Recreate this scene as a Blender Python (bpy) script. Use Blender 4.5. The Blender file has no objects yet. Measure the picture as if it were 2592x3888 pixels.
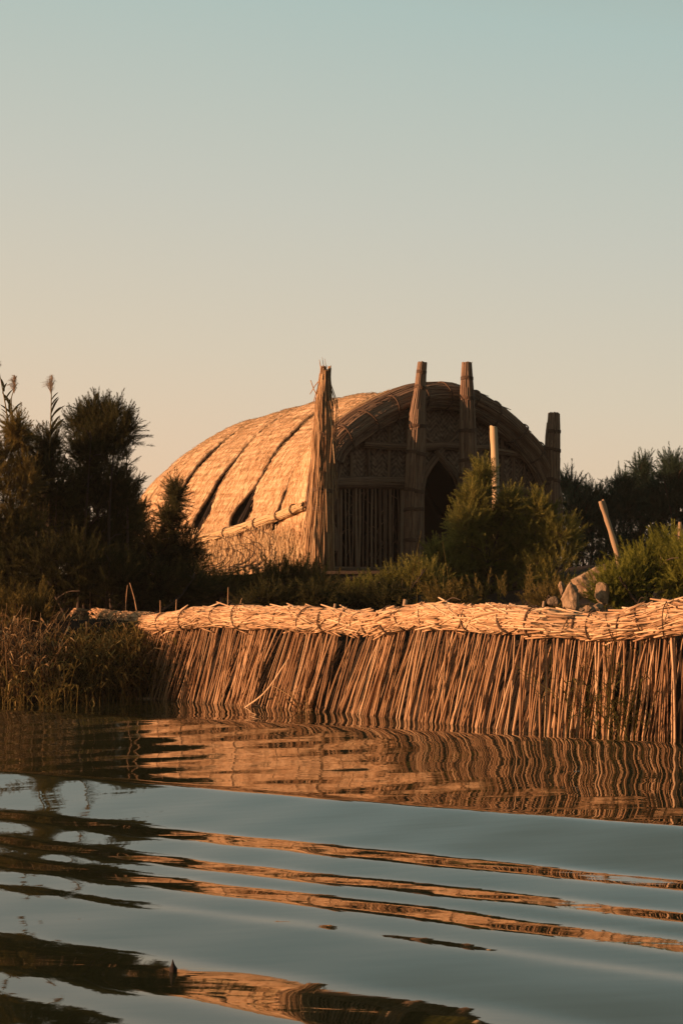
import bpy, math, random
import numpy as np
from mathutils import Vector
random.seed(7); RNG = np.random.default_rng(11)
SC = bpy.context.scene; COL = SC.collection
F_PX = 1911.0; CX = 341.0; HZ = 602.0; EYE = 1.15; DS = 2.2991
def R(d): return math.radians(d)
def at(px, py, Y):            # render pixel + distance -> world point
    return np.array([(px-CX)/F_PX*Y, Y, EYE+(HZ-py)/F_PX*Y])
def ad(dx, dy, Y): return at(dx/DS, dy/DS, Y)

# ---------------------------------------------------------------- noise
def vnoise(p, seed=0):        # smooth value noise on (N,2|3) points
    p = np.asarray(p, float); i = np.floor(p).astype(np.int64); f = p-i; f = f*f*(3-2*f)
    D = p.shape[1]; out = 0
    for c in range(2**D):
        w = 1.0; h = np.full(len(p), seed*7919+13, np.int64)
        for k in range(D):
            b = (c >> k) & 1
            w = w*(f[:, k] if b else 1-f[:, k])
            h = (h*31 + (i[:, k]+b)*(73856093+k*19349663)) & 0x7fffffff
        h = ((h ^ (h >> 13))*1274126177) & 0x7fffffff
        h = ((h ^ (h >> 11))*668265263) & 0x7fffffff
        out = out + w*(h/0x7fffffff)
    return out*2-1

# ---------------------------------------------------------------- mesh building
class MB:
    def __init__(s): s.v=[]; s.q=[]; s.t=[]; s.r=[]; s.pc=[]; s.n=0
    def add(s, v, q=None, t=None, r=0.5, pc=None):
        v = np.asarray(v, float).reshape(-1,3)
        if q is not None and len(q): s.q.append(np.asarray(q).reshape(-1,4)+s.n)
        if t is not None and len(t): s.t.append(np.asarray(t).reshape(-1,3)+s.n)
        s.v.append(v); s.r.append(np.broadcast_to(np.asarray(r, float), (len(v),)))
        s.pc.append(np.zeros((len(v),3)) if pc is None else np.asarray(pc, float))
        s.n += len(v)
    def build(s, name, m, parent=None, smooth=True):
        V = np.concatenate(s.v); r = np.concatenate(s.r); pc = np.concatenate(s.pc)
        org = ORG.get(parent.name, np.zeros(3)) if parent else np.zeros(3)
        q = np.concatenate(s.q) if s.q else np.zeros((0,4), int)
        t = np.concatenate(s.t) if s.t else np.zeros((0,3), int)
        me = bpy.data.meshes.new(name)
        me.vertices.add(len(V)); me.vertices.foreach_set('co', (V-org).astype(np.float32).ravel())
        li = np.concatenate([q.ravel(), t.ravel()]).astype(np.int32)
        nq, nt = len(q), len(t)
        me.loops.add(len(li)); me.loops.foreach_set('vertex_index', li)
        me.polygons.add(nq+nt)
        ls = np.concatenate([np.arange(nq)*4, nq*4+np.arange(nt)*3]).astype(np.int32)
        me.polygons.foreach_set('loop_start', ls)
        me.polygons.foreach_set('use_smooth', np.full(nq+nt, smooth))
        me.update(calc_edges=True)
        a = me.attributes.new('rnd', 'FLOAT', 'POINT'); a.data.foreach_set('value', r.astype(np.float32))
        a = me.attributes.new('pc', 'FLOAT_VECTOR', 'POINT'); a.data.foreach_set('vector', pc.astype(np.float32).ravel())
        me.materials.append(m)
        o = bpy.data.objects.new(name, me); COL.objects.link(o)
        if parent: o.parent = parent; ORG[o.name] = org
        return o
ORG = {}
def tag(o, label=None, cat=None, group=None, kind=None):
    if label: o['label'] = label
    if cat: o['category'] = cat
    if group: o['group'] = group
    if kind: o['kind'] = kind
    return o
def thing(name, label, cat, loc, group=None):
    o = bpy.data.objects.new(name, None); COL.objects.link(o); o.empty_display_size = .2
    o.location = Vector(loc); ORG[o.name] = np.array(loc, float)
    return tag(o, label, cat, group)

def tubes(mb, P, rad, S=5, r=None):      # P (M,K,3) paths, rad (M,K) or (K,) ; r (M,)
    P = np.asarray(P, float); M, K, _ = P.shape
    rad = np.broadcast_to(np.asarray(rad, float), (M,K))
    T = np.gradient(P, axis=1); T /= np.linalg.norm(T, axis=2, keepdims=True)+1e-9
    ref = np.where(np.abs(T[:,:,2:3]) > .9, np.array([[[1.,0,0]]]), np.array([[[0,0,1.]]]))
    mT = T.mean(axis=1, keepdims=True); ref = np.where(np.abs(mT[:,:,2:3]) > .7*np.linalg.norm(mT,axis=2,keepdims=True), np.array([[[1.,0.3,0]]]), np.array([[[0.1,0,1.]]]))
    ref = np.broadcast_to(ref, P.shape)
    A = np.cross(T, ref); A /= np.linalg.norm(A, axis=2, keepdims=True)+1e-9
    B = np.cross(T, A)
    th = np.arange(S)*2*np.pi/S
    V = P[:,:,None,:] + rad[:,:,None,None]*(A[:,:,None,:]*np.cos(th)[None,None,:,None]+B[:,:,None,:]*np.sin(th)[None,None,:,None])
    idx = np.arange(M*K*S).reshape(M,K,S); a = idx[:,:-1,:]; b = idx[:,1:,:]
    q = np.stack([a, np.roll(a,-1,axis=2), np.roll(b,-1,axis=2), b], axis=-1).reshape(-1,4)
    if r is None: r = RNG.random(M)
    rr = np.repeat(np.broadcast_to(np.asarray(r, float), (M,)), K*S)
    pc = np.zeros((M,K,S,3)); pc[...,0] = np.arange(M)[:,None,None]*.37; 
    L = np.concatenate([np.zeros((M,1)), np.cumsum(np.linalg.norm(np.diff(P,axis=1),axis=2),axis=1)],axis=1)
    pc[...,1] = L[:,:,None]; pc[...,2] = th[None,None,:]*.1
    mb.add(V.reshape(-1,3), q=q, r=rr, pc=pc.reshape(-1,3))
    if S >= 5:                            # end caps (fans)
        v0 = mb.n-V.size//3
        for e in (0, K-1):
            ring = idx[:, e, :] + v0
            base = mb.n
            mb.add(P[:,e,:], t=np.zeros((0,3)), r=np.broadcast_to(np.asarray(r, float), (M,)), pc=pc[:,e,0,:])
            c = (np.arange(M)+base)[:,None]; rn = np.roll(ring,-1,axis=1)
            tri = np.stack([np.broadcast_to(c, ring.shape), ring, rn], axis=-1).reshape(-1,3)
            mb.t.append(tri)
def tube(mb, pts, rad, S=6, r=.5): tubes(mb, np.asarray(pts, float)[None], np.atleast_1d(rad)[None] if np.ndim(rad) else rad, S, [r])

def curve(pts, n=24):                     # Catmull-Rom through points
    p = np.asarray(pts, float); 
    if len(p) == 2: return p[0]+(p[1]-p[0])*np.linspace(0,1,n)[:,None]
    p = np.vstack([2*p[0]-p[1], p, 2*p[-1]-p[-2]]); m = len(p)-3
    u = np.linspace(0, m-1e-6, n); i = u.astype(int); f = (u-i)[:,None]
    a,b,c,d = p[i],p[i+1],p[i+2],p[i+3]
    return .5*((2*b)+(-a+c)*f+(2*a-5*b+4*c-d)*f*f+(-a+3*b-3*c+d)*f**3)
def frames(P):
    T = np.gradient(P, axis=0); T /= np.linalg.norm(T,axis=1,keepdims=True)
    ref = np.array([0,0,1.]) if abs(T.mean(axis=0)[2]) < .8 else np.array([1.,.3,0])
    A = np.cross(T, ref); A /= np.linalg.norm(A,axis=1,keepdims=True); B = np.cross(T,A); return T,A,B

def bundle(mb, path, rad, n, rs=.012, full=True, seg=14, jit=.25, lay=.0, core=True, ends=0.0, S=4, rlo=0., rhi=1., over=0., rag=1.):
    """reed strands round a path; full: run the whole way, else short overlapping pieces"""
    path = np.asarray(path,float); K = len(path); rad = np.broadcast_to(np.asarray(rad,float),(K,))
    Ls = np.r_[0,np.cumsum(np.linalg.norm(np.diff(path,axis=0),axis=1))]; L = Ls[-1]
    T,A,B = frames(path)
    def ev(s):
        s = np.clip(s,0,L)
        g = lambda X: np.stack([np.interp(s.ravel(),Ls,X[:,k]) for k in range(3)],-1).reshape(s.shape+(3,))
        return g(path), g(A), g(B), g(T), np.interp(s.ravel(),Ls,rad).reshape(s.shape)
    if core: tube(mb, path, rad*.86, 10, .15)
    if full:
        s0 = ends*(RNG.random(n)*2.4-.9) if ends>.2 else np.full(n, 0.)-RNG.random(n)*ends; s1 = L+RNG.random(n)*ends
    else:
        l = lay*(.6+.8*RNG.random(n)); l = np.minimum(l,L*.9); c = l/2-over+RNG.random(n)*(L-l+2*over)
        s0 = c-l/2; s1 = c+l/2
    u = np.linspace(0,1,seg)
    s = s0[:,None]+(s1-s0)[:,None]*u
    th = RNG.random(n)*2*np.pi; tw = RNG.normal(0,jit,n)
    ang = th[:,None]+tw[:,None]*(s-s0[:,None])/max(.5,(L if full else lay)) + .04*np.sin(s*7+th[:,None]*9)
    p,a,b,t,r = ev(s)
    ro = r*(.9+.12*rag*RNG.random(n)[:,None]) + rag*.35*r*np.abs(RNG.normal(0,.12 if not full else .05,n))[:,None]*(u[None]-.5)**2*4
    P = p + ro[...,None]*(a*np.cos(ang)[...,None]+b*np.sin(ang)[...,None]) + t*((s-np.clip(s,0,L))[...,None])
    rr = rs*(.6+.7*RNG.random(n))[:,None]*np.ones(seg)
    tubes(mb, P, rr, S, rlo+(rhi-rlo)*RNG.random(n))
def ring(mb, c, ax, r, rs, tilt=.15, wob=.02, r_=.3, turns=1):
    ax = np.asarray(ax,float); ax/=np.linalg.norm(ax)
    ref = np.array([0,0,1.]) if abs(ax[2])<.8 else np.array([1.,0,0])
    A = np.cross(ax,ref); A/=np.linalg.norm(A); B = np.cross(ax,A)
    n = 28*turns+1; th = np.linspace(0,2*np.pi*turns,n); ph = random.random()*6
    P = np.asarray(c)+r*(1+wob*np.sin(3*th+ph))[:,None]*(A*np.cos(th)[:,None]+B*np.sin(th)[:,None]) + ax*(r*tilt*np.sin(th+ph)+np.linspace(0,rs*2.2*(turns-1),n))[:,None]
    tube(mb, P, rs, 5, r_)

# ---------------------------------------------------------------- materials
def newmat(name):
    m = bpy.data.materials.new(name); m.use_nodes = True; nt = m.node_tree; nt.nodes.clear()
    return m, nt, nt.nodes.new, nt.links.new
def ramp(N, stops):
    n = N('ShaderNodeValToRGB'); e = n.color_ramp.elements
    while len(e) > 1: e.remove(e[-1])
    e[0].position = stops[0][0]; e[0].color = (*stops[0][1],1)
    for p,c in stops[1:]:
        x = e.new(p); x.color = (*c,1)
    return n
def attr(N, name):
    n = N('ShaderNodeAttribute'); n.attribute_name = name; return n
def reed_mat(name, c0, c1, c2, rough=.75, nscale=6, stretch=(60,2.5,30), bump=.35, bd=.004, mixn=.45):
    m,nt,N,Lk = newmat(name)
    out = N('ShaderNodeOutputMaterial'); b = N('ShaderNodeBsdfPrincipled'); b.inputs['Roughness'].default_value = rough
    b.inputs['Specular IOR Level'].default_value = .25
    a = attr(N,'rnd'); pc = attr(N,'pc')
    mp = N('ShaderNodeMapping'); mp.inputs['Scale'].default_value = stretch; Lk(pc.outputs['Vector'], mp.inputs['Vector'])
    n1 = N('ShaderNodeTexNoise'); n1.inputs['Scale'].default_value = 1; n1.inputs['Detail'].default_value = 4; Lk(mp.outputs[0], n1.inputs['Vector'])
    tc = N('ShaderNodeTexCoord'); n2 = N('ShaderNodeTexNoise'); n2.inputs['Scale'].default_value = nscale; n2.inputs['Detail'].default_value = 5
    Lk(tc.outputs['Object'], n2.inputs['Vector'])
    mx = N('ShaderNodeMix'); mx.data_type='FLOAT'; mx.inputs[0].default_value = mixn
    Lk(a.outputs['Fac'], mx.inputs[2]); Lk(n1.outputs['Fac'], mx.inputs[3])
    mx2 = N('ShaderNodeMix'); mx2.data_type='FLOAT'; mx2.inputs[0].default_value = .25
    Lk(mx.outputs[0], mx2.inputs[2]); Lk(n2.outputs['Fac'], mx2.inputs[3])
    cr = ramp(N, [(.18,c0),(.5,c1),(.85,c2)]); Lk(mx2.outputs[0], cr.inputs[0]); Lk(cr.outputs[0], b.inputs['Base Color'])
    bp = N('ShaderNodeBump'); bp.inputs['Strength'].default_value = bump; bp.inputs['Distance'].default_value = bd
    Lk(n1.outputs['Fac'], bp.inputs['Height']); Lk(bp.outputs[0], b.inputs['Normal']); Lk(b.outputs[0], out.inputs[0])
    return m
def leaf_mat(name, c0, c1, c2, trans=.3):
    m,nt,N,Lk = newmat(name); out = N('ShaderNodeOutputMaterial')
    d = N('ShaderNodeBsdfDiffuse'); t = N('ShaderNodeBsdfTranslucent'); mx = N('ShaderNodeMixShader'); mx.inputs[0].default_value = trans
    a = attr(N,'rnd'); tc = N('ShaderNodeTexCoord'); n = N('ShaderNodeTexNoise'); n.inputs['Scale'].default_value = 1.3; n.inputs['Detail'].default_value = 3
    Lk(tc.outputs['Object'], n.inputs['Vector'])
    mf = N('ShaderNodeMix'); mf.data_type='FLOAT'; mf.inputs[0].default_value = .5; Lk(a.outputs['Fac'], mf.inputs[2]); Lk(n.outputs['Fac'], mf.inputs[3])
    cr = ramp(N, [(.25,c0),(.5,c1),(.8,c2)]); Lk(mf.outputs[0], cr.inputs[0])
    Lk(cr.outputs[0], d.inputs['Color']); Lk(cr.outputs[0], t.inputs['Color'])
    Lk(d.outputs[0], mx.inputs[1]); Lk(t.outputs[0], mx.inputs[2]); Lk(mx.outputs[0], out.inputs[0])
    return m
def rough_mat(name, c0, c1, c2, scale=3, bump=.6, bd=.03, rough=.95, coord='Object'):
    m,nt,N,Lk = newmat(name); out = N('ShaderNodeOutputMaterial'); b = N('ShaderNodeBsdfPrincipled'); b.inputs['Roughness'].default_value = rough
    b.inputs['Specular IOR Level'].default_value = .2
    tc = N('ShaderNodeTexCoord'); n = N('ShaderNodeTexNoise'); n.inputs['Scale'].default_value = scale; n.inputs['Detail'].default_value = 9; n.inputs['Roughness'].default_value=.65
    Lk(tc.outputs[coord], n.inputs['Vector']); cr = ramp(N, [(.3,c0),(.5,c1),(.72,c2)]); Lk(n.outputs['Fac'], cr.inputs[0]); Lk(cr.outputs[0], b.inputs['Base Color'])
    bp = N('ShaderNodeBump'); bp.inputs['Strength'].default_value = bump; bp.inputs['Distance'].default_value = bd
    Lk(n.outputs['Fac'], bp.inputs['Height']); Lk(bp.outputs[0], b.inputs['Normal']); Lk(b.outputs[0], out.inputs[0]); return m

def thatch_mat():
    m,nt,N,Lk = newmat('woven_thatch'); out = N('ShaderNodeOutputMaterial'); b = N('ShaderNodeBsdfPrincipled'); b.inputs['Roughness'].default_value = .85
    b.inputs['Specular IOR Level'].default_value = .15
    pc = attr(N,'pc')     # x = metres along the hut, y = metres up the arch
    def nz(sc, det, rgh=.6):
        mp = N('ShaderNodeMapping'); mp.inputs['Scale'].default_value = sc; Lk(pc.outputs['Vector'], mp.inputs['Vector'])
        n = N('ShaderNodeTexNoise'); n.inputs['Scale'].default_value = 1; n.inputs['Detail'].default_value = det; n.inputs['Roughness'].default_value = rgh
        Lk(mp.outputs[0], n.inputs['Vector']); return n.outputs['Fac']
    fib = nz((30,6,1),5,.7); band = nz((1.1,10,1),4); big = nz((.9,.7,1),3)
    def mul(a,k):
        q = N('ShaderNodeMath'); q.operation='MULTIPLY'; q.inputs[1].default_value = k; Lk(a,q.inputs[0]); return q.outputs[0]
    def add(a,c):
        q = N('ShaderNodeMath'); q.operation='ADD'; Lk(a,q.inputs[0]); Lk(c,q.inputs[1]); return q.outputs[0]
    f = add(add(mul(fib,.43),mul(band,.45)),mul(big,.12))
    cr = ramp(N, [(.34,(.19,.095,.045)),(.43,(.45,.27,.135)),(.5,(.69,.46,.265)),(.62,(.85,.62,.39))])
    Lk(f, cr.inputs[0]); Lk(cr.outputs[0], b.inputs['Base Color'])
    h = add(mul(fib,.7), mul(band,.6))
    bp = N('ShaderNodeBump'); bp.inputs['Strength'].default_value = .8; bp.inputs['Distance'].default_value = .03
    Lk(h, bp.inputs['Height']); Lk(bp.outputs[0], b.inputs['Normal']); Lk(b.outputs[0], out.inputs[0]); return m
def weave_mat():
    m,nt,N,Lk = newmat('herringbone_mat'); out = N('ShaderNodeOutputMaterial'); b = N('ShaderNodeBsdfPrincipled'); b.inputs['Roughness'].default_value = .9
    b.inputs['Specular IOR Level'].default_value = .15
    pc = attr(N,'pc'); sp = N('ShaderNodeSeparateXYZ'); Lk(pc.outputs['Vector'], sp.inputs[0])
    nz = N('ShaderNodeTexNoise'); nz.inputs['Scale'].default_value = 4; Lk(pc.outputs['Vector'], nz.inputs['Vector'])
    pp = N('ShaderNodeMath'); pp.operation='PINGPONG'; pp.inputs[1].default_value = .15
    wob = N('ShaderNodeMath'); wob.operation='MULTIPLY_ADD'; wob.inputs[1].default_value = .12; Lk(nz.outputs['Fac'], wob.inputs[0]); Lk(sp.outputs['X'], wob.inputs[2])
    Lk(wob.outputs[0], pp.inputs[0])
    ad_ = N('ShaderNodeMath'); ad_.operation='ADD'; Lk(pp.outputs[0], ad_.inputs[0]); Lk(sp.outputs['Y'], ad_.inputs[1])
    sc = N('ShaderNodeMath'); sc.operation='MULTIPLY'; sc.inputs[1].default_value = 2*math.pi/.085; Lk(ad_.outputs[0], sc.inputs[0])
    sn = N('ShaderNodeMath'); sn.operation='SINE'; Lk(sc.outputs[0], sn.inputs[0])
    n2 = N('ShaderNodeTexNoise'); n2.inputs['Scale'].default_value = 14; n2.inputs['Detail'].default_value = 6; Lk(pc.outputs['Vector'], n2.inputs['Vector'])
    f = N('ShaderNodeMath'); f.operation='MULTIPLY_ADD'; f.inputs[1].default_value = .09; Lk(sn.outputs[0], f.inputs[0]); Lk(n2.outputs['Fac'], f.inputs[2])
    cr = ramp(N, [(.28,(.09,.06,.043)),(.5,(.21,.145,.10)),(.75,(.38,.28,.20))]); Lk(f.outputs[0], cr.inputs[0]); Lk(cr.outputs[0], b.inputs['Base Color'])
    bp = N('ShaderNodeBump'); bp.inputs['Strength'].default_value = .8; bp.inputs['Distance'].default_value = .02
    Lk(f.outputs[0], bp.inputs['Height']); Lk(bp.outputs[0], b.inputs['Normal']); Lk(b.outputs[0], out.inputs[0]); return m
def water_mat():
    m,nt,N,Lk = newmat('marsh_water'); out = N('ShaderNodeOutputMaterial'); b = N('ShaderNodeBsdfPrincipled')
    b.inputs['Base Color'].default_value = (.024,.028,.012,1); b.inputs['Roughness'].default_value = .02; b.inputs['IOR'].default_value = 1.333
    b.inputs['Specular IOR Level'].default_value = .5; b.inputs['Specular Tint'].default_value = (.79,.90,.66,1)
    tc = N('ShaderNodeTexCoord'); mp = N('ShaderNodeMapping'); mp.inputs['Rotation'].default_value = (0,0,R(38)); mp.inputs['Scale'].default_value = (.9,3.2,1)
    Lk(tc.outputs['Object'], mp.inputs['Vector'])
    n = N('ShaderNodeTexNoise'); n.inputs['Scale'].default_value = 1.6; n.inputs['Detail'].default_value = 2.5; n.inputs['Roughness'].default_value=.5; Lk(mp.outputs[0], n.inputs['Vector'])
    n2 = N('ShaderNodeTexNoise'); n2.inputs['Scale'].default_value = 14; n2.inputs['Detail'].default_value = 2; Lk(mp.outputs[0], n2.inputs['Vector'])
    s = N('ShaderNodeMath'); s.operation='MULTIPLY_ADD'; s.inputs[1].default_value=.04; Lk(n2.outputs['Fac'], s.inputs[0]); Lk(n.outputs['Fac'], s.inputs[2])
    bp = N('ShaderNodeBump'); bp.inputs['Strength'].default_value = 1; bp.inputs['Distance'].default_value = .0012
    Lk(s.outputs[0], bp.inputs['Height']); Lk(bp.outputs[0], b.inputs['Normal']); Lk(b.outputs[0], out.inputs[0]); return m

M = {}
M['thatch'] = thatch_mat(); M['weave'] = weave_mat(); M['water'] = water_mat()
M['thatch_strand'] = reed_mat('thatch_strand', (.34,.21,.10),(.64,.46,.25),(.82,.64,.39))
M['fence_bundle'] = reed_mat('pale_reed', (.16,.07,.03),(.62,.40,.22),(.86,.66,.42))
M['fence_stalk'] = reed_mat('brown_reed', (.085,.036,.018),(.48,.285,.145),(.88,.64,.39), stretch=(60,1.3,30))
M['pillar'] = reed_mat('golden_reed', (.15,.075,.035),(.38,.24,.13),(.58,.40,.23))
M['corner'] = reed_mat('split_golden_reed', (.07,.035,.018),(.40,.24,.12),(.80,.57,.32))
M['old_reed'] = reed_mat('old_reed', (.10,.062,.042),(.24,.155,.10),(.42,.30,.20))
M['rope'] = reed_mat('dark_rope', (.05,.03,.018),(.13,.08,.05),(.22,.14,.09))
M['dark_reed'] = reed_mat('shade_dark_reed', (.015,.010,.008),(.03,.02,.014),(.05,.035,.024))  # near-black tone paints the shade inside the roof gaps; also the dark reed tip
M['wood'] = reed_mat('bare_wood', (.22,.14,.08),(.40,.28,.17),(.55,.41,.27), stretch=(30,2,40), bd=.01)
M['pale_wood'] = reed_mat('peeled_wood', (.38,.26,.14),(.58,.43,.25),(.70,.54,.34), stretch=(30,2,40))
M['twig'] = reed_mat('grey_twig', (.06,.04,.028),(.13,.09,.06),(.22,.16,.11))
M['bark'] = reed_mat('dark_bark', (.03,.022,.016),(.07,.05,.035),(.12,.085,.06), bd=.02)
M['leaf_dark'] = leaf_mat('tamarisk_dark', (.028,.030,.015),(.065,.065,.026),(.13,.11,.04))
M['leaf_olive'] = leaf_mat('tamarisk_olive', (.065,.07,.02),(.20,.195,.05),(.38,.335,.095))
M['leaf_yellow'] = leaf_mat('tamarisk_yellow', (.08,.09,.018),(.21,.22,.04),(.35,.34,.07))
M['leaf_brown'] = leaf_mat('tamarisk_brown', (.065,.055,.02),(.16,.125,.04),(.28,.21,.065))
M['leaf_far'] = leaf_mat('tamarisk_far', (.022,.038,.026),(.05,.080,.052),(.10,.14,.08))
M['grass'] = leaf_mat('marsh_grass', (.06,.05,.016),(.22,.165,.05),(.46,.33,.12), .25)
M['grass_dry'] = leaf_mat('dry_grass', (.12,.07,.03),(.36,.23,.11),(.60,.42,.22), .2)
M['grass_green'] = leaf_mat('weed_green', (.05,.05,.015),(.12,.11,.035),(.22,.18,.07), .2)
M['plume'] = leaf_mat('reed_plume', (.45,.36,.27),(.62,.52,.41),(.75,.65,.53), .6)
M['mud'] = rough_mat('dark_mud', (.010,.007,.005),(.022,.015,.010),(.05,.034,.022), 5)
M['soil'] = rough_mat('dry_soil', (.05,.035,.022),(.10,.072,.045),(.17,.125,.08), 1.5)
M['rock'] = rough_mat('pale_rock', (.13,.085,.05),(.36,.25,.15),(.56,.42,.28), 6, 1., .06)
M['rock_dark'] = rough_mat('brown_rock', (.10,.075,.05),(.18,.135,.09),(.28,.21,.14), 4, .9, .05)

# ---------------------------------------------------------------- sky, sun, camera
SUN_DIR = np.array([-.955,-.296,0]); SUN_EL = R(11)
W = bpy.data.worlds.new('World'); SC.world = W; W.use_nodes = True
wt = W.node_tree; wt.nodes.clear(); N = wt.nodes.new; Lk = wt.links.new
wo = N('ShaderNodeOutputWorld'); bg = N('ShaderNodeBackground'); sky = N('ShaderNodeTexSky'); sky.sky_type = 'NISHITA'; sky.sun_disc = False
sky.sun_elevation = SUN_EL; sky.sun_rotation = math.atan2(SUN_DIR[0], SUN_DIR[1]); sky.air_density = 1.2; sky.dust_density = 3.0; sky.ozone_density = 1.5
tc = N('ShaderNodeTexCoord'); sx = N('ShaderNodeSeparateXYZ'); Lk(tc.outputs['Generated'], sx.inputs[0])
# dusty evening air: warm low band rising into blue-green, blended with the physical sky
el = ramp(N, [(0.0,(.685,.475,.31)),(.05,(.66,.475,.325)),(.12,(.565,.48,.365)),(.20,(.47,.46,.39)),(.30,(.35,.43,.39)),(.42,(.235,.29,.245)),(1,(.07,.10,.10))])
ma = N('ShaderNodeMath'); ma.operation='MULTIPLY_ADD'; ma.inputs[1].default_value=.13; Lk(sx.outputs['X'],ma.inputs[0]); Lk(sx.outputs['Z'],ma.inputs[2]); Lk(ma.outputs[0], el.inputs[0])
sc_ = N('ShaderNodeVectorMath'); sc_.operation='SCALE'; sc_.inputs['Scale'].default_value = .08; Lk(sky.outputs[0], sc_.inputs[0])
mx = N('ShaderNodeMix'); mx.data_type='RGBA'; mx.inputs[0].default_value = .8; Lk(sc_.outputs[0], mx.inputs[6]); Lk(el.outputs[0], mx.inputs[7])
# the side away from the sun and behind the viewer is dimmer, as in a real evening sky
dt = N('ShaderNodeVectorMath'); dt.operation='DOT_PRODUCT'; dt.inputs[1].default_value = (-.55,.835,0); Lk(tc.outputs['Generated'], dt.inputs[0])
mr = N('ShaderNodeMapRange'); mr.inputs['From Min'].default_value = -.9; mr.inputs['From Max'].default_value = 1; mr.inputs['To Min'].default_value = .45; mr.inputs['To Max'].default_value = 1.04
mr.interpolation_type='SMOOTHSTEP'; mr.inputs['From Max'].default_value = .9
Lk(dt.outputs['Value'], mr.inputs['Value'])
fin = N('ShaderNodeVectorMath'); fin.operation='SCALE'; Lk(mx.outputs[2], fin.inputs[0]); Lk(mr.outputs[0], fin.inputs['Scale'])
Lk(fin.outputs[0], bg.inputs['Color']); bg.inputs['Strength'].default_value = 1.0; Lk(bg.outputs[0], wo.inputs[0])

sl = bpy.data.lights.new('sun', 'SUN'); sl.energy = 5.0; sl.angle = R(.5); sl.color = (1,.51,.265)
so = bpy.data.objects.new('sun', sl); COL.objects.link(so)
d = np.array([SUN_DIR[0]*math.cos(SUN_EL), SUN_DIR[1]*math.cos(SUN_EL), math.sin(SUN_EL)])
so.rotation_euler = Vector(d).to_track_quat('Z','Y').to_euler(); so.location = (-20,-5,12)
cam = bpy.data.cameras.new('camera'); co = bpy.data.objects.new('camera', cam); COL.objects.link(co); SC.camera = co
co.location = (0,0,EYE); co.rotation_euler = (R(90),0,0)
cam.sensor_fit = 'VERTICAL'; cam.sensor_height = 24; cam.lens = 24*F_PX/1024; cam.shift_y = (HZ-512)/1024; cam.clip_end = 5000; cam.clip_start=.05
SC.view_settings.view_transform='Standard'; SC.view_settings.look='None'; SC.view_settings.exposure=.45; SC.view_settings.gamma=1
SC.render.resolution_x=682; SC.render.resolution_y=1024

# ---------------------------------------------------------------- shoreline, ground, water
shore_x = np.array([-400,-60,-12,-5.5,-3.2,-2.42,-2.12,-.5,.0,.92,1.64,2.58,2.9,4.2,5.6,9,60,400.])
shore_y = np.array([60,26,21.6,21.8,22.2,23.0,22.5,20.4,19.9,18.2,16.85,16.25,16.0,14.6,13.6,12.8,10,10.])
def shore(x): return np.interp(x, shore_x, shore_y)
def ground_z(x, y):
    s = y-shore(x); n = vnoise(np.stack([x*.7,y*.7],-1),3)*.12+vnoise(np.stack([x*2.3,y*2.3],-1),4)*.04
    z = np.interp(s, [-6,-1.,.15,.28,.45,.8,3,7,10,13.5,30,80,2000],[-1.4,-.6,-.35,.15,.62,.95,.84,.88,1.25,1.66,1.66,1.0,.6])
    f = np.clip((s-.1)/1.,0,1)
    hutd = np.hypot(x+0.2,(y-36.5))
    return z+n*f*np.clip((hutd-5)/3,.15,1)
def axis(a0,a1,st,far,growth=1.25):
    a = list(np.arange(a0,a1+1e-6,st)); s=st; v=a[-1]
    while v < far: s*=growth; v+=s; a.append(v)
    s=st; v=a[0]; pre=[]
    while v > -far: s*=growth; v-=s; pre.append(v)
    return np.array(pre[::-1]+a)
def sheet(xs, ys, zf):
    X,Y = np.meshgrid(xs,ys); x=X.ravel(); y=Y.ravel(); z = zf(x,y)
    nx,ny=len(xs),len(ys); i = np.arange(nx*ny).reshape(ny,nx)
    q = np.stack([i[:-1,:-1],i[:-1,1:],i[1:,1:],i[1:,:-1]],-1).reshape(-1,4)
    mb = MB(); mb.add(np.stack([x,y,z],-1),q=q); return mb
g = sheet(axis(-12,10,.16,1500), axis(12,46,.16,1500), ground_z)
tag(g.build('ground', M['mud']), kind='structure')

# boat wake: slope of the water against distance out along the wave direction (centre line)
wd = np.array([0, 4.1, 4.3, 4.5, 4.6, 4.95, 5.15, 5.35, 5.5, 5.98, 6.08, 6.2, 6.34, 7.0, 7.05, 7.14, 7.2, 7.45, 7.5, 7.88, 7.94, 8.12, 8.18, 8.5, 8.56, 8.9, 8.96, 9.35, 9.42, 9.6, 10.3, 10.5, 10.65, 11.0, 11.15, 12.5, 13.8, 15.4, 15.8, 16.1, 17.6, 18.1, 19.0, 40])
ws = np.array([0, 0, 0.05, 0.05, -0.03, -0.05, 0.015, 0.015, -0.055, -0.045, -0.02, -0.02, 0.05, 0.05, -0.005, -0.005, 0.055, 0.05, -0.031, -0.031, 0.065, 0.065, -0.032, -0.032, 0.065, 0.065, -0.018, -0.018, 0.08, 0.095, 0.1, 0.09, -0.1, -0.1, 0.005, 0.015, 0.028, 0.035, 0.01, -0.06, -0.06, -0.01, 0, 0])
gu = np.arange(-5,45,.01)
sl_ = np.interp(gu/.788, wd, ws); k_ = np.exp(-np.linspace(-2.5,2.5,19)**2); k_/=k_.sum(); sl_=np.convolve(sl_,k_,'same')/.788
hh = np.cumsum(sl_)*.01; hh -= hh[-1]
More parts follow.
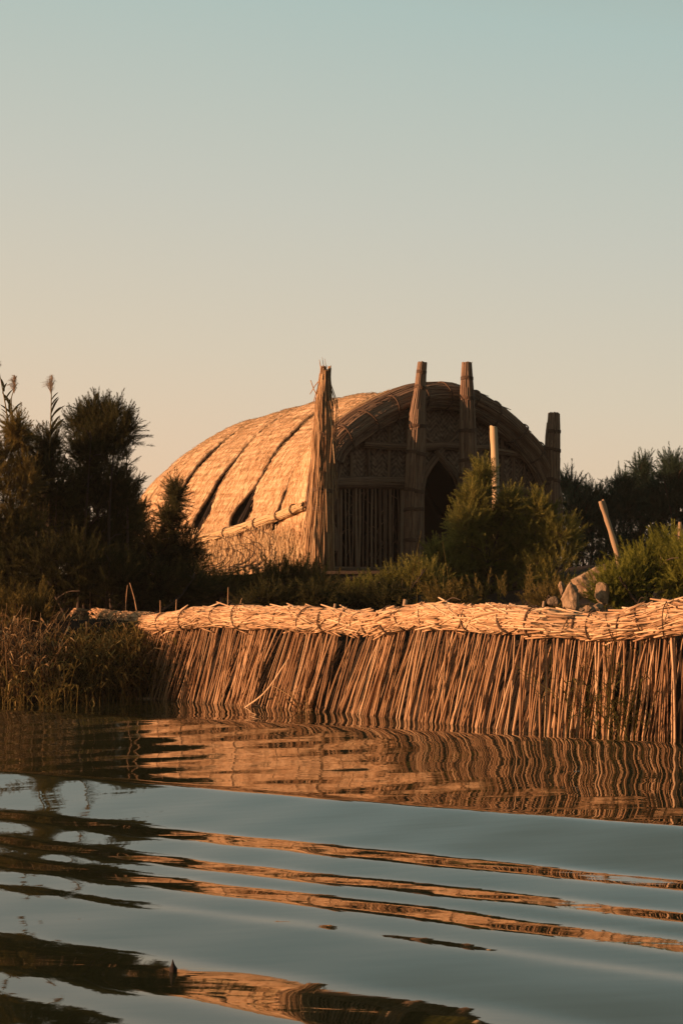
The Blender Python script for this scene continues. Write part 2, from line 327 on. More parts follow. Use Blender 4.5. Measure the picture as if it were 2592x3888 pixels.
def wave_z(x,y):
    u = .616*x+.788*y; e = .788*x-.616*y
    u2 = u + .16*vnoise(np.stack([e*.22,u*.16],-1),21) + .035*vnoise(np.stack([e*.9,u*.5],-1),22)
    amp = 1
    z = np.interp(u2, gu, hh)
    side = np.clip(1-(np.abs(x)-14)/20,0,1)
    z = z*side*amp
    z += .0026*np.sin(5.0*(.80*x+.60*y)+1.6*vnoise(np.stack([x*.5,y*.3],-1),27))*(.6+.4*vnoise(np.stack([x*.3,y*.3],-1),28))+.0008*np.sin(9.5*(-.62*x+.78*y)+2*vnoise(np.stack([x*.6,y*.4],-1),29))
    z += .0020*vnoise(np.stack([e*.8,u*2.6],-1),25)*np.clip((8.5-y)/2.5,0,1)
    z += .0014*vnoise(np.stack([e*.55+4,u*1.3],-1),23) + .0006*vnoise(np.stack([e*1.6,u*3.4],-1),24)*np.clip((14-y)/4,.25,1)
    return z
wx = axis(-6.5,6.5,.045,1500,1.3); wy = axis(2.5,24,.03,1500,1.3)
tag(sheet(wx,wy,wave_z).build('water', M['water']), kind='structure')

# ---------------------------------------------------------------- the hut
ALPHA = R(35); UX = np.array([math.cos(ALPHA),math.sin(ALPHA),0]); VX = np.array([-math.sin(ALPHA),math.cos(ALPHA),0])
O = np.array([-.36,33.,1.66]); ZX = np.array([0,0,1.])
def hp(t,v,z): return O+np.asarray(t)[...,None]*UX+np.asarray(v)[...,None]*VX+np.asarray(z)[...,None]*ZX
def fr(X, Y, v=0.):            # photo crop coordinate -> (t,z) on the plane parallel to the front at depth v
    px = (1150+.6696*X)/3.8006; py = (1350+.6696*Y)/3.8006
    k = (px-CX)/F_PX; t = (k*(O[1]+VX[1]*v)-(O[0]+VX[0]*v))/(UX[0]-UX[1]*k)
    y = O[1]+UX[1]*t+VX[1]*v
    return t, EYE+(HZ-py)*y/F_PX-O[2]
def frp(X,Y,v=0.):
    t,z = fr(X,Y,v); return hp(t,v,z)
FRONT = np.array([(-.05,0),(-.12,.8),(-.08,1.6),(.15,2.25),(.9,2.80),(1.9,3.24),(2.64,3.38),(3.4,3.28),(4.35,2.84),(5.1,2.2),(5.38,1.5),(5.4,.8),(5.35,0)])
MIDP = np.array([(0,0),(-.02,.45),(.08,.85),(.33,1.31),(.66,1.87),(1.1,2.42),(1.75,2.98),(2.64,3.40),(3.5,2.98),(4.2,2.42),(4.6,1.87),(4.95,1.31),(5.2,.85),(5.3,.45),(5.28,0)])
NS = 121
def resamp(p,n):
    c = curve(np.c_[p,np.zeros(len(p))],400)[:,:2]; s=np.r_[0,np.cumsum(np.linalg.norm(np.diff(c,axis=0),axis=1))]
    q=np.linspace(0,s[-1],n); return np.c_[np.interp(q,s,c[:,0]),np.interp(q,s,c[:,1])]
FR_, MI_ = resamp(FRONT,NS), resamp(MIDP,NS)
def section(v, off=0.):        # arch outline (NS,2) at v metres behind the front
    f = min(1,max(0,v/2.2)); f=f*f*(3-2*f); p = FR_*(1-f)+MI_*f
    q = max(0,(v-4.6)/5.3); s = max(.02,(1-min(.999,q)**2.6))**(1/2.6)
    sag = 1-.035*min(1,max(0,(v-3.4)/2))
    c = 2.64; p = np.c_[c+(p[:,0]-c)*s, p[:,1]*s*sag]
    if off:
        g_ = np.gradient(p,axis=0); n = np.c_[-g_[:,1],g_[:,0]]; n/=np.linalg.norm(n,axis=1,keepdims=True)+1e-9
        p = p+n*off
    return p
hut = thing('reed_hut', 'arched reed hut with sunlit thatched side, shaded woven front and pointed doorway', 'hut', hp(2.6,3.5,0.))
def uedge(t): return t
gaps = [0.0,1.5,2.9,4.35,5.75,7.3,9.85]
gw = [0,.15,.12,.12,.13,.07,0]
def gapw(i, h):               # half gap width by height up the side
    if i in (0,6): return 0.
    base = gw[i]*(.55+.5*vnoise(np.array([[h*1.6,i*3.3]]),5)[0])
    if i == 2: base += .26*max(0,1-abs(h-1.05)/.62)**1.2*(1 if h>.72 else .3)
    if i == 3: base += .20*max(0,1-abs(h-1.15)/.55)**1.2
    if i == 1: base += .02
    return max(.06, base)
def build_mats():
    for i in range(6):
        v0,v1 = gaps[i],gaps[i+1]; nv = 44; NU = 330
        mb = MB(); secs=[]
        W_ = np.linspace(0,1,nv)
        hs = np.interp(np.linspace(0,1,NU), np.linspace(0,1,NS), section((v0+v1)/2)[:,1])
        g0 = np.array([gapw(i,h) for h in hs]); g1 = np.array([gapw(i+1,h) for h in hs])
        fine = np.linspace(v0,v1,nv)
        SEC = np.stack([resamp_u(section(v),NU) for v in fine])           # nv,NU,2
        vv = (v0+g0)[None]+ (v1-g1-v0-g0)[None]*W_[:,None]                   # nv,NU actual v
        # interpolate sections to the actual v
        fi = (vv-v0)/(v1-v0)*(nv-1); lo = np.clip(np.floor(fi).astype(int),0,nv-2); ff=(fi-lo)[...,None]
        J = np.arange(NU)[None].repeat(nv,0)
        P2 = SEC[lo,J]*(1-ff)+SEC[lo+1,J]*ff
        g_ = np.gradient(P2,axis=1); n = np.stack([-g_[...,1],g_[...,0]],-1); n/=np.linalg.norm(n,axis=2,keepdims=True)+1e-9
        arc = np.cumsum(np.linalg.norm(g_,axis=2),axis=1)
        bul = .035*np.sin(np.pi*W_)[:,None]**.5
        a = arc+.05*vnoise(np.stack([vv.ravel()*1.7,arc.ravel()*1.2],-1),31).reshape(arc.shape)
        row = (a/.14)%1.0
        side_n = np.abs(n[...,0])
        dsp = bul+.024*(1-row)*(.4+.6*(vnoise(np.stack([vv.ravel()*4,arc.ravel()*3],-1),36).reshape(arc.shape)+1)/2)+.02*vnoise(np.stack([vv.ravel()*2.2,arc.ravel()*2.2],-1),32).reshape(arc.shape)+.008*vnoise(np.stack([vv.ravel()*22,arc.ravel()*5],-1),33).reshape(arc.shape)+.012
        ed = .03*vnoise(np.stack([vv.ravel()*1,arc.ravel()*9],-1),34+i).reshape(arc.shape)*(np.abs(W_-.5)*2)[:,None]**6
        P2o = P2+n*dsp[...,None]; P2i = P2+n*(dsp-.05)[...,None]
        for P2x, inner in ((P2o,False),(P2i,True)):
            V = hp(P2x[...,0], vv+ed, np.maximum(P2x[...,1],-.05))
            idx = np.arange(nv*NU).reshape(nv,NU)
            q = np.stack([idx[:-1,:-1],idx[1:,:-1],idx[1:,1:],idx[:-1,1:]],-1).reshape(-1,4)
            if inner: q = q[:,::-1]
            pc = np.stack([vv,arc,np.zeros_like(arc)],-1).reshape(-1,3)+np.array([i*1.7,i*.9,0])
            mb.add(V.reshape(-1,3), q=q, r=.5, pc=pc)
        n0 = nv*NU; k = np.arange(NU-1)
        mb.q.append(np.stack([k,k+1,k+1+n0,k+n0],-1)); k2=k+(nv-1)*NU
        mb.q.append(np.stack([k2+n0,k2+1+n0,k2+1,k2],-1))
        part_ = mb.build('thatch_mat', M['thatch'], hut)
        # loose strands lying down the slope of this mat
        ns = 1100; vi = RNG.integers(0,nv,ns); ui = RNG.integers(4,int(NU*.62),ns)
        cp = np.stack([P2o[vi,ui,0],P2o[vi,ui,1]],-1); tg = np.stack([g_[vi,ui,0],g_[vi,ui,1]],-1); tg/=np.linalg.norm(tg,axis=1,keepdims=True)+1e-9
        nn = n[vi,ui]; Ln = .12+.2*RNG.random(ns); sk = RNG.normal(0,.28,ns)
        pts=[]
        for uu in (-.5,0,.5):
            l = Ln*uu; c2 = cp+tg*l[:,None]+nn*(.006+(.018*RNG.random(ns)*(uu<0) ))[:,None]
            pts.append(hp(c2[:,0], np.clip(vv[vi,ui]+sk*l,v0+.03,v1-.03), np.maximum(c2[:,1],-.02)))
        tubes(mb2:=MB(), np.stack(pts,1), np.array([.0025,.0035,.002]), 3)
        mb2.build('loose_strands', M['thatch_strand'], part_)
def resamp_u(p,n):
    q=np.linspace(0,len(p)-1,n); i=np.arange(len(p)); return np.c_[np.interp(q,i,p[:,0]),np.interp(q,i,p[:,1])]
build_mats()
# inner lining and reed ribs, coloured near-black so the gaps read as shade
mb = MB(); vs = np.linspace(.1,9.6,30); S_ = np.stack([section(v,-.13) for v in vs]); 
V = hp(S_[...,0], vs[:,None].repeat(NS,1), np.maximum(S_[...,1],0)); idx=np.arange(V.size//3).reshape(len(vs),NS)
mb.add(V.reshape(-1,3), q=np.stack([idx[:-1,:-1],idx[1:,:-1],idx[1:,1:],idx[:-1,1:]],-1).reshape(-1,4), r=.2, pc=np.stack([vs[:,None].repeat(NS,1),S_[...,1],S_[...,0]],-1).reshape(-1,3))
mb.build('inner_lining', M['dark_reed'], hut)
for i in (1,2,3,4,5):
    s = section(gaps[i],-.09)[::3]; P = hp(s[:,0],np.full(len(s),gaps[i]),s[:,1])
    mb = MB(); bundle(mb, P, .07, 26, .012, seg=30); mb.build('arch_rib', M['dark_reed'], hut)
# front arch bundle, layered
mb = MB(); s = section(0,-.10)
for (off,vv,rad,n) in ((-.10,-.06,.13,80),(-.28,-.02,.12,70),(-.02,.10,.11,60),(-.16,-.16,.07,36)):
    s = section(0,off)[4:-4:2]; P = hp(s[:,0], np.full(len(s),vv)+.02*np.sin(np.arange(len(s))*.5), s[:,1])
    bundle(mb, P, rad*(1+.12*np.sin(np.arange(len(P))*.9)), n, .012, seg=44, jit=.9)
    bundle(mb, P, rad*1.1, 90, .010, full=False, lay=1.4, seg=8, jit=.5, core=False)
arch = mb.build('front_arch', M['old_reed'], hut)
sA = section(0,-.17); 
for k in (17,24,31,38,45,53,60,68,75,83,90,98):
    mb = MB(); c = hp(sA[k,0],-.03,sA[k,1]); tg = hp(sA[k+1,0],-.03,sA[k+1,1])-hp(sA[k-1,0],-.03,sA[k-1,1])
    ring(mb, c, tg, .245, .012, .2, .03, turns=2); mb.build('binding', M['rope'], arch)
# ragged ends of reeds on the ridge of the front
mb = MB(); n=150; k = RNG.integers(30,96,n); s=section(0,.0)
cp = hp(s[k,0], .05+.5*RNG.random(n)-.2, s[k,1]+.01); tg = hp(s[k+1,0],np.zeros(n),s[k+1,1])-hp(s[k-1,0],np.zeros(n),s[k-1,1]); tg/=np.linalg.norm(tg,axis=1,keepdims=True)
L_ = (.2+.5*RNG.random(n))[:,None]; up = (.02+.07*RNG.random(n)**2)[:,None]*ZX; back=-np.sign(tg[:,2:3])*tg*0+tg*np.where(k<60,-1,1)[:,None]
P = np.stack([cp-back*L_*.5, cp+up*.2, cp+back*L_*.5+up],1); tubes(mb,P,np.array([.009,.010,.006]),4)
mb.build('loose_reeds', M['old_reed'], arch)
# lit side flank of the front arch: thick reed rolls on the roof behind the front edge
for (v,off,rad) in ((.32,.02,.085),(.62,.0,.075),(.95,-.01,.06)):
    s = section(v,off)[30:92:2]; P = hp(s[:,0],np.full(len(s),v)+.04*np.sin(np.arange(len(s))*.35+v*9),s[:,1])
    mb=MB(); bundle(mb,P,rad,40,.011,seg=30,jit=.8); bundle(mb,P,rad*1.15,60,.011,full=False,lay=.7,seg=6,jit=.8,core=False)
    mb.build('roof_roll', M['thatch_strand'] if v>.5 else M['pillar'], hut)
# pillars  (centre x, width, y) in photo-crop coordinates
def pillar(rows, v, fray, whisk, binds, mat, n=90, label=None, wh=.06, rag=1.):
    pts=[]; rads=[]
    for (xl,xr,Y) in rows:
        a=frp(xl,Y,v); b=frp(xr,Y,v); pts.append((a+b)/2); rads.append(np.linalg.norm((b-a)[:2])/2*(.86 if rag<2 else .76))
    P = curve(pts,30); rr = np.interp(np.linspace(0,1,30),np.linspace(0,1,len(rads)),rads)
    P[:,2] = np.where(np.arange(30)==29, P[:,2], P[:,2])
    mb=MB(); bundle(mb,P,rr,n,.013 if rag<2 else .0085,seg=26,jit=.35*rag,ends=fray,rag=rag,core=rag<2)
    if rag>=2: tube(mb,P[3:],rr[3:]*.62,10,.0)
    if 1: bundle(mb,P,rr*1.06,n//2,.011,full=False,lay=1.3,seg=7,jit=.3,core=False)
    top=P[0]
    if rag>=2:                         # loose reeds splaying off the bundle, most of them low down
        m=110; k0=RNG.integers(0,22,m); k1=np.minimum(k0+RNG.integers(5,14,m),29); th=RNG.uniform(0,6.28,m); u=np.c_[np.cos(th),np.sin(th),np.zeros(m)]
        a=P[k0]+u*rr[k0][:,None]*.95; b=P[k1]+u*rr[k1][:,None]*1.05; flip=RNG.random(m)<.35; out=(.02+.16*RNG.random(m)**2)[:,None]*u
        a=np.where(flip[:,None],a+out,a); b=np.where(flip[:,None],b,b+out); b[:,2]=np.maximum(b[:,2],O[2])
        tubes(mb,np.stack([a,(a+b)/2+u*.015,b],1),np.array([.008,.009,.006]),4)
    if whisk:
        m=whisk; th=RNG.random(m)*6.28; rad=rr[0]*np.sqrt(RNG.random(m)); base=top+np.c_[np.cos(th)*rad,np.sin(th)*rad,-.1*np.ones(m)]
        H=wh*(.15+.85*RNG.random(m)**3); lean=np.c_[RNG.normal(0,.022,m),RNG.normal(0,.022,m),H+.1]
        cur=np.c_[RNG.normal(0,.015,m),RNG.normal(0,.015,m),np.zeros(m)]
        tubes(mb,np.stack([base,base+lean*.5,base+lean+cur],1),np.array([.010,.008,.003]),4)
    o=mb.build('pillar',mat,hut)
    if label: o['label']=label
    T,_,_=frames(P)
    for Y in binds:
        j=int(np.argmin(np.abs((P[:,2]-frp((rows[0][0]+rows[0][1])/2,Y,v)[2])))); bm=MB()
        ring(bm,P[j],T[j],rr[j]*(1.12 if rag<2 else 1.2),.014,.12,.03,.35,turns=3); bm.build('binding',M['rope'],o)
    return o
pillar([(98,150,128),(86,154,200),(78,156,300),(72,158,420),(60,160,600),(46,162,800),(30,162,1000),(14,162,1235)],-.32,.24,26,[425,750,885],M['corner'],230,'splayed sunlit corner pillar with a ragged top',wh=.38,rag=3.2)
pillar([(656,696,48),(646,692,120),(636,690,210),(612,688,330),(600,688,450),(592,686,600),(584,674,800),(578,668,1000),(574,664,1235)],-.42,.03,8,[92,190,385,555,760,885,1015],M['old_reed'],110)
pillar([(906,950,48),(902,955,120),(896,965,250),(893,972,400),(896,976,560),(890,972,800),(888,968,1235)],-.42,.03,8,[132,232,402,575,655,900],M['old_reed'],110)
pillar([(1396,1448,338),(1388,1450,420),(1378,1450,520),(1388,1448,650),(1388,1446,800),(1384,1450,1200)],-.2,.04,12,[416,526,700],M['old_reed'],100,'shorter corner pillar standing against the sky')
# gable wall: woven mats (with the doorway left open), posts and beams
def panel(poly, v=.16, m='weave', nm='woven_panel', th=.03):
    tz = np.array([fr(X,Y,v) for X,Y in poly]); k=len(tz)
    mb=MB(); a=hp(tz[:,0],np.full(k,v),tz[:,1]); b=hp(tz[:,0],np.full(k,v+th),tz[:,1]); ca,cb=a.mean(0),b.mean(0)
    pcs=np.c_[tz,np.zeros(k)]; pcc=pcs.mean(0)
    t1=[(k,i,(i+1)%k) for i in range(k)]
    mb.add(np.vstack([a,ca]),t=t1,r=.5,pc=np.vstack([pcs,pcc])); mb.add(np.vstack([b,cb]),t=[(x,z,y) for x,y,z in t1],r=.5,pc=np.vstack([pcs,pcc]))
    i=np.arange(k); j=(i+1)%k; mb.q.append(np.stack([i,i+k+1,j+k+1,j],-1))
    return mb.build(nm,M[m],hut,smooth=False)
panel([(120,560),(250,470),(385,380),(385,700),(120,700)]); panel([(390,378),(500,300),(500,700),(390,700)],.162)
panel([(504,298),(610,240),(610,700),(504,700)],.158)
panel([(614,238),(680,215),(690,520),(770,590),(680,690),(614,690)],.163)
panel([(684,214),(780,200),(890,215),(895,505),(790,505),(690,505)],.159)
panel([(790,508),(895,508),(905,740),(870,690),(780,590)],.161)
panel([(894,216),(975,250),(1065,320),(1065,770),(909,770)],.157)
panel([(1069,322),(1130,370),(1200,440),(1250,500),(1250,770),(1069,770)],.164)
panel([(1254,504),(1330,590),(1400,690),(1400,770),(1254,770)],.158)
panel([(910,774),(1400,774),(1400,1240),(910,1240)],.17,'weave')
def beam(pts, rad, n=30, v=.06, nm='crossbeam', m='old_reed', rs=.011):
    P=curve([frp(X,Y,v) for X,Y in pts],16); mb=MB(); bundle(mb,P,rad,n,rs,seg=12,jit=.3,ends=.05); return mb.build(nm,M[m],hut)
beam([(350,505),(480,515),(605,520)],.06); beam([(680,520),(790,512),(900,520)],.075,40)
beam([(175,725),(380,722),(585,728)],.10,60); beam([(1100,545),(1200,560),(1300,590)],.05); beam([(970,525),(1080,520)],.04)
beam([(1120,762),(1260,765),(1400,775)],.05); beam([(905,772),(1100,768)],.05)
beam([(182,1222),(380,1225),(585,1218)],.06)
for X,Y0,Y1 in ((272,560,712),(368,400,712),(487,335,712),(590,300,712),(1075,330,760),(1130,400,760),(1190,560,760),(1255,570,760)):
    beam([(X,Y0),(X+2,(Y0+Y1)/2),(X,Y1)],.022,10,.10,'wall_post')
# doorway: two leaning reed rolls meeting in a point
beam([(672,1200),(668,900),(672,740),(705,650),(785,545)],.055,30,.02,'door_frame'); beam([(888,1200),(890,900),(880,740),(850,670),(760,560)],.05,30,.0,'door_frame')
beam([(690,470),(730,500),(760,530)],.03,14,.03,'brace'); beam([(890,420),(850,470),(800,510)],.03,14,.03,'brace'); beam([(820,600),(860,650),(885,690)],.03,12,.04,'brace')
# reed lattice left of the door
mb=MB(); xs=[196,215,238,262,280,302,318,340,366,390,414,436,455,472,492,512,538,556,572]
for X in xs:
    j=lambda:random.uniform(-5,5); r0=random.choice([.014,.02,.028,.03])
    P=curve([frp(X+j(),735,.05+random.random()*.08),frp(X+j(),960,.08),frp(X+j()*1.5,1225,.05+random.random()*.08)],10); tube(mb,P,r0,6,random.random())
for _ in range(60):
    X=random.uniform(190,575); Y=random.uniform(760,1200); dx=random.uniform(-60,60); dy=random.uniform(20,120)
    P=curve([frp(X,Y,.12),frp(X+dx*.6,Y+dy*.4,.13),frp(X+dx,Y+dy,.12)],7); tube(mb,P,.006,4,random.random())
mb.build('lattice',M['old_reed'],hut)
# side rail roll and the ragged foot of the mats
P=curve([at(178,546,37.2),at(203,540,36.1),at(242,530,35),at(281.5,517,34),at(306,507,33.2)],40)
sN=np.array([-UX[0],-UX[1],0])
P=P+sN*.12
mb=MB(); bundle(mb,P,.07*(1+.15*np.sin(np.arange(40)*.8)),50,.012,seg=26,jit=.7,ends=.2); bundle(mb,P,.08,70,.010,full=False,lay=.8,seg=6,jit=.7,core=False)
rail=mb.build('side_rail',M['thatch_strand'],hut); T,_,_=frames(P)
for j in (3,10,17,24,30,36):
    bm=MB(); ring(bm,P[j],T[j],.095,.010,.2,.03,.3,turns=2); bm.build('binding',M['rope'],rail)
mb=MB(); n=1500
v=RNG.random(n)*6.2; z0=.35+.55*RNG.random(n); tt=-.10-.12*RNG.random(n)
base=hp(tt,v,z0); dr=.25+.3*RNG.random(n); end=hp(tt-.02+RNG.normal(0,.04,n),v+RNG.normal(0,.08,n),np.maximum(z0-dr,-.02))
tubes(mb,np.stack([base,(base+end)/2+sN*.02,end],1),np.array([.006,.007,.004]),3); mb.build('hanging_fringe',M['thatch_strand'],hut)
# fallen reeds at the far end of the rail
mb=MB(); n=260; v=3.6+2.9*RNG.random(n); base=hp(-.25-.5*RNG.random(n),v,.1+.5*RNG.random(n)); dv=RNG.normal(0,.3,(n,3)); dv[:,2]*=.5
tubes(mb,np.stack([base-dv,base,base+dv],1),np.array([.010,.012,.008]),4)
tag(mb.build('broken_reeds',M['thatch_strand']),'heap of broken reeds at the left foot of the hut, below the side rail','reeds')

# ---------------------------------------------------------------- fence
fx=np.array([-2.42,-2.12,-1.3,-.5,.0,.92,1.64,2.58,2.9,4.2,5.0]); 
def fence_y(x): return np.interp(x,shore_x,shore_y)
fence=thing('reed_fence','long reed fence of leaning stalks under a thick tied top bundle, standing in the water','fence',(0.3,19.4,0))
# top bundle path, from photo (display px x, y centre, half thickness)
bt=[(335,1434,20),(400,1428,22),(450,1420,23),(520,1419,25),(620,1420,28),(700,1423,28),(784,1428,28),(860,1433,29),(900,1426,30),(970,1417,31),(1060,1420,32),(1150,1423,33),(1240,1430,35),(1320,1438,35),(1400,1440,32),(1440,1434,33),(1500,1424,38),(1568,1420,40),(1700,1422,42),(1850,1425,44),(2100,1428,46),(2400,1430,50)]
def Yf(dx):   # depth of the fence behind a display column
    k=(dx/DS-CX)/F_PX; xs=np.linspace(-2.6,5.4,800); return float(xs[np.argmin(np.abs(xs/(shore(xs)+.12)-k))]), 
def fdepth(dx): x=Yf(dx)[0]; return float(shore(x)+.06)
P=curve([ad(x,y,fdepth(x)) for x,y,r in bt],100); rr=np.interp(np.linspace(0,1,100),np.linspace(0,1,len(bt)),[r/DS*fdepth(x)/F_PX for x,y,r in bt])
rr=rr*(.95+.06*np.sin(np.arange(100)*.9)+.06*1.8*vnoise(np.c_[np.arange(100)*.35,np.zeros(100)],77))
mb=MB(); bundle(mb,P,rr*.93,2900,.0085,full=False,lay=.62,seg=5,jit=.75,rlo=0,S=5,over=.12); bundle(mb,P,rr*1.02,950,.007,full=False,lay=.42,seg=4,jit=1.1,core=False,rlo=0,over=.1)
# pieces that stick out of the bundle
n=850; j=RNG.integers(1,98,n); T,A,B=frames(P); sg=np.where(RNG.random(n)<.5,-1,1)[:,None]; ang=RNG.random(n)*6.28
rd=A[j]*np.cos(ang)[:,None]+B[j]*np.sin(ang)[:,None]; L_=(.1+.22*RNG.random(n))[:,None]; o_=rr[j][:,None]
a0=P[j]+rd*o_*.9; a1=a0+T[j]*sg*L_+rd*L_*(.0+.30*RNG.random((n,1))**2.5); tubes(mb,np.stack([a0,(a0+a1)/2,a1],1),np.array([.009,.009,.007]),5)
bundleo=mb.build('top_bundle',M['fence_bundle'],fence)
for dx in (372,430,498,560,640,700,745,800,826,842,880,905,935,985,1075,1170,1232,1296,1320,1365,1405,1425,1472,1530,1620,1700):
    x=P[:,0]/P[:,1]*F_PX+CX; j=int(np.argmin(np.abs(x*DS-dx))); bm=MB(); ring(bm,P[j],T[j]+np.array([random.uniform(-.3,.3),0,random.uniform(-.3,.3)]),rr[j]*random.uniform(1.06,1.12),random.uniform(.004,.0075),.35,.07,random.random()*.7,turns=1 if random.random()<.5 else 2)
    bm.build('binding',M['rope'],bundleo)
# stalks
def topz(x):
    k=x/(shore(x)+.06)*F_PX+CX; return np.interp(k, P[:,0]/P[:,1]*F_PX+CX, P[:,2]-rr*.3)
def stalks(n,back,rmin,rmax,seed,lo=-2.42,hi=5.0):
    rg=np.random.default_rng(seed); xt=np.sort(lo+.05+(hi-lo)*(rg.random(n)))
    # clumpy lean: tops to the right of the feet
    lean=np.interp(xt,[-2.3,-1.,.3,.9,1.6,2.6,5],[.36,.40,.42,.36,.24,.13,.1])+.09*vnoise(np.c_[xt*3.1,np.zeros(n)],seed)+rg.normal(0,.075,n)
    yb=lambda x: shore(x)
    xb=xt-lean*.78; 
    top=np.c_[xt,yb(xt)+.10+back+rg.normal(0,.02,n),topz(xt)+.02*rg.random(n)]
    short=rg.random(n)<.08; top[short,2]-=rg.random(short.sum())*.3
    bot=np.c_[xb,yb(xb)-.08+back+rg.normal(0,.05,n),-.12*np.ones(n)]
    mid=(top+bot)/2+np.c_[rg.normal(0,.03,n),rg.normal(0,.012,n),np.zeros(n)]
    u=np.linspace(0,1,7)[None,:,None]; Pp=(1-u)**2*bot[:,None]+2*u*(1-u)*mid[:,None]+u**2*top[:,None]
    r0=(rmin+(rmax-rmin)*rg.random(n)); tp=np.linspace(1.1,.8,7)
    return Pp, r0[:,None]*tp, rg.random(n)
mb=MB()
for (n,back,a,b,sd) in ((340,0,.0042,.0105,1),(190,.07,.0045,.0085,2),(80,.15,.005,.008,3),(50,.21,.005,.008,4)):
    Pp,rd,rn=stalks(n,back,a,b,sd); tubes(mb,Pp,rd,6,rn*(1-.12*sd))
mb.build('reed_screen',M['fence_stalk'],fence)
# ragged short bundle continuing left of the fence
P2=curve([ad(345,1430,23.4),ad(310,1427,23.7),ad(270,1424,24.0),ad(232,1416,24.3)],30); mb=MB(); r2=np.linspace(.115,.085,30)*(1+.10*np.sin(np.arange(30)))
bundle(mb,P2,r2,520,.008,full=False,lay=.5,seg=5,jit=1.3,rlo=.0,S=5,over=.22)
o=mb.build('reed_bundle',M['fence_bundle']); tag(o,'short thick bundle of cut reeds lying left of the fence top, half behind marsh grass','bundle')
mb=MB(); P2=curve([ad(205,1418,25.3),ad(188,1413,25.5),ad(170,1412,25.7)],10); bundle(mb,P2,.075,90,.009,full=False,lay=.3,seg=4,jit=.6)
tag(mb.build('reed_bundle',M['fence_bundle']),'small frayed reed bundle end poking out of the dark bushes, far left of the fence','bundle')
# splayed cut ends where the fence begins
mb=MB(); n=46; c0=ad(338,1440,23.0); 
a0=c0+RNG.normal(0,1,(n,3))*np.array([.05,.1,.04]); a1=c0+np.c_[.35+.55*RNG.random(n),-.25-.3*RNG.random(n),-.12-.42*RNG.random(n)]
tubes(mb,np.stack([a0,(a0+a1)/2+np.array([0,0,.02]),a1],1),.010,5); tag(mb.build('loose_reeds',M['fence_bundle']),'fan of loose cut reeds splaying down from the left end of the fence','reeds')

# ---------------------------------------------------------------- foliage generator
def spray_proto(seed, nn=80, wide=.30):
    rg=np.random.default_rng(seed); u=np.sort(rg.random(nn)); ax=np.c_[.10*np.sin(u*2.2+seed),.08*np.cos(u*2),u]
    ax[:,0]-=ax[0,0]; ax[:,1]-=ax[0,1]
    th=rg.random(nn)*6.28; l=wide*(1.1-u)*(.5+.8*rg.random(nn))+.05
    d=np.c_[np.cos(th)*.65,np.sin(th)*.65,.75+.3*rg.random(nn)]; d/=np.linalg.norm(d,axis=1,keepdims=True)
    w=np.cross(d,rg.normal(0,1,(nn,3))); w/=np.linalg.norm(w,axis=1,keepdims=True)
    wd_=.0095
    tri=np.stack([ax-w*wd_,ax+w*wd_,ax+d*l[:,None]],1)    # nn,3,3
    # thin axis too
    return tri.reshape(-1,3)
PROT=[spray_proto(s) for s in range(6)]
def foliage(mb, org, dirs, size, rbase=.5):
    n=len(org); pr=RNG.integers(0,len(PROT),n)
    d=dirs/np.linalg.norm(dirs,axis=1,keepdims=True); rf=RNG.normal(0,1,(n,3)); a=np.cross(d,rf); a/=np.linalg.norm(a,axis=1,keepdims=True); b=np.cross(d,a)
    rv=np.clip(rbase+RNG.normal(0,.2,n),0,1)
    for k,pt in enumerate(PROT):
        m=pr==k
        if not m.any(): continue
        S=size[m][:,None,None]; V=org[m][:,None]+S*(pt[None,:,0:1]*a[m][:,None]+pt[None,:,1:2]*b[m][:,None]+pt[None,:,2:3]*d[m][:,None])
        nv=V.shape[0]*V.shape[1]; mb.add(V.reshape(-1,3),t=np.arange(nv).reshape(-1,3),r=np.repeat(rv[m],V.shape[1]))
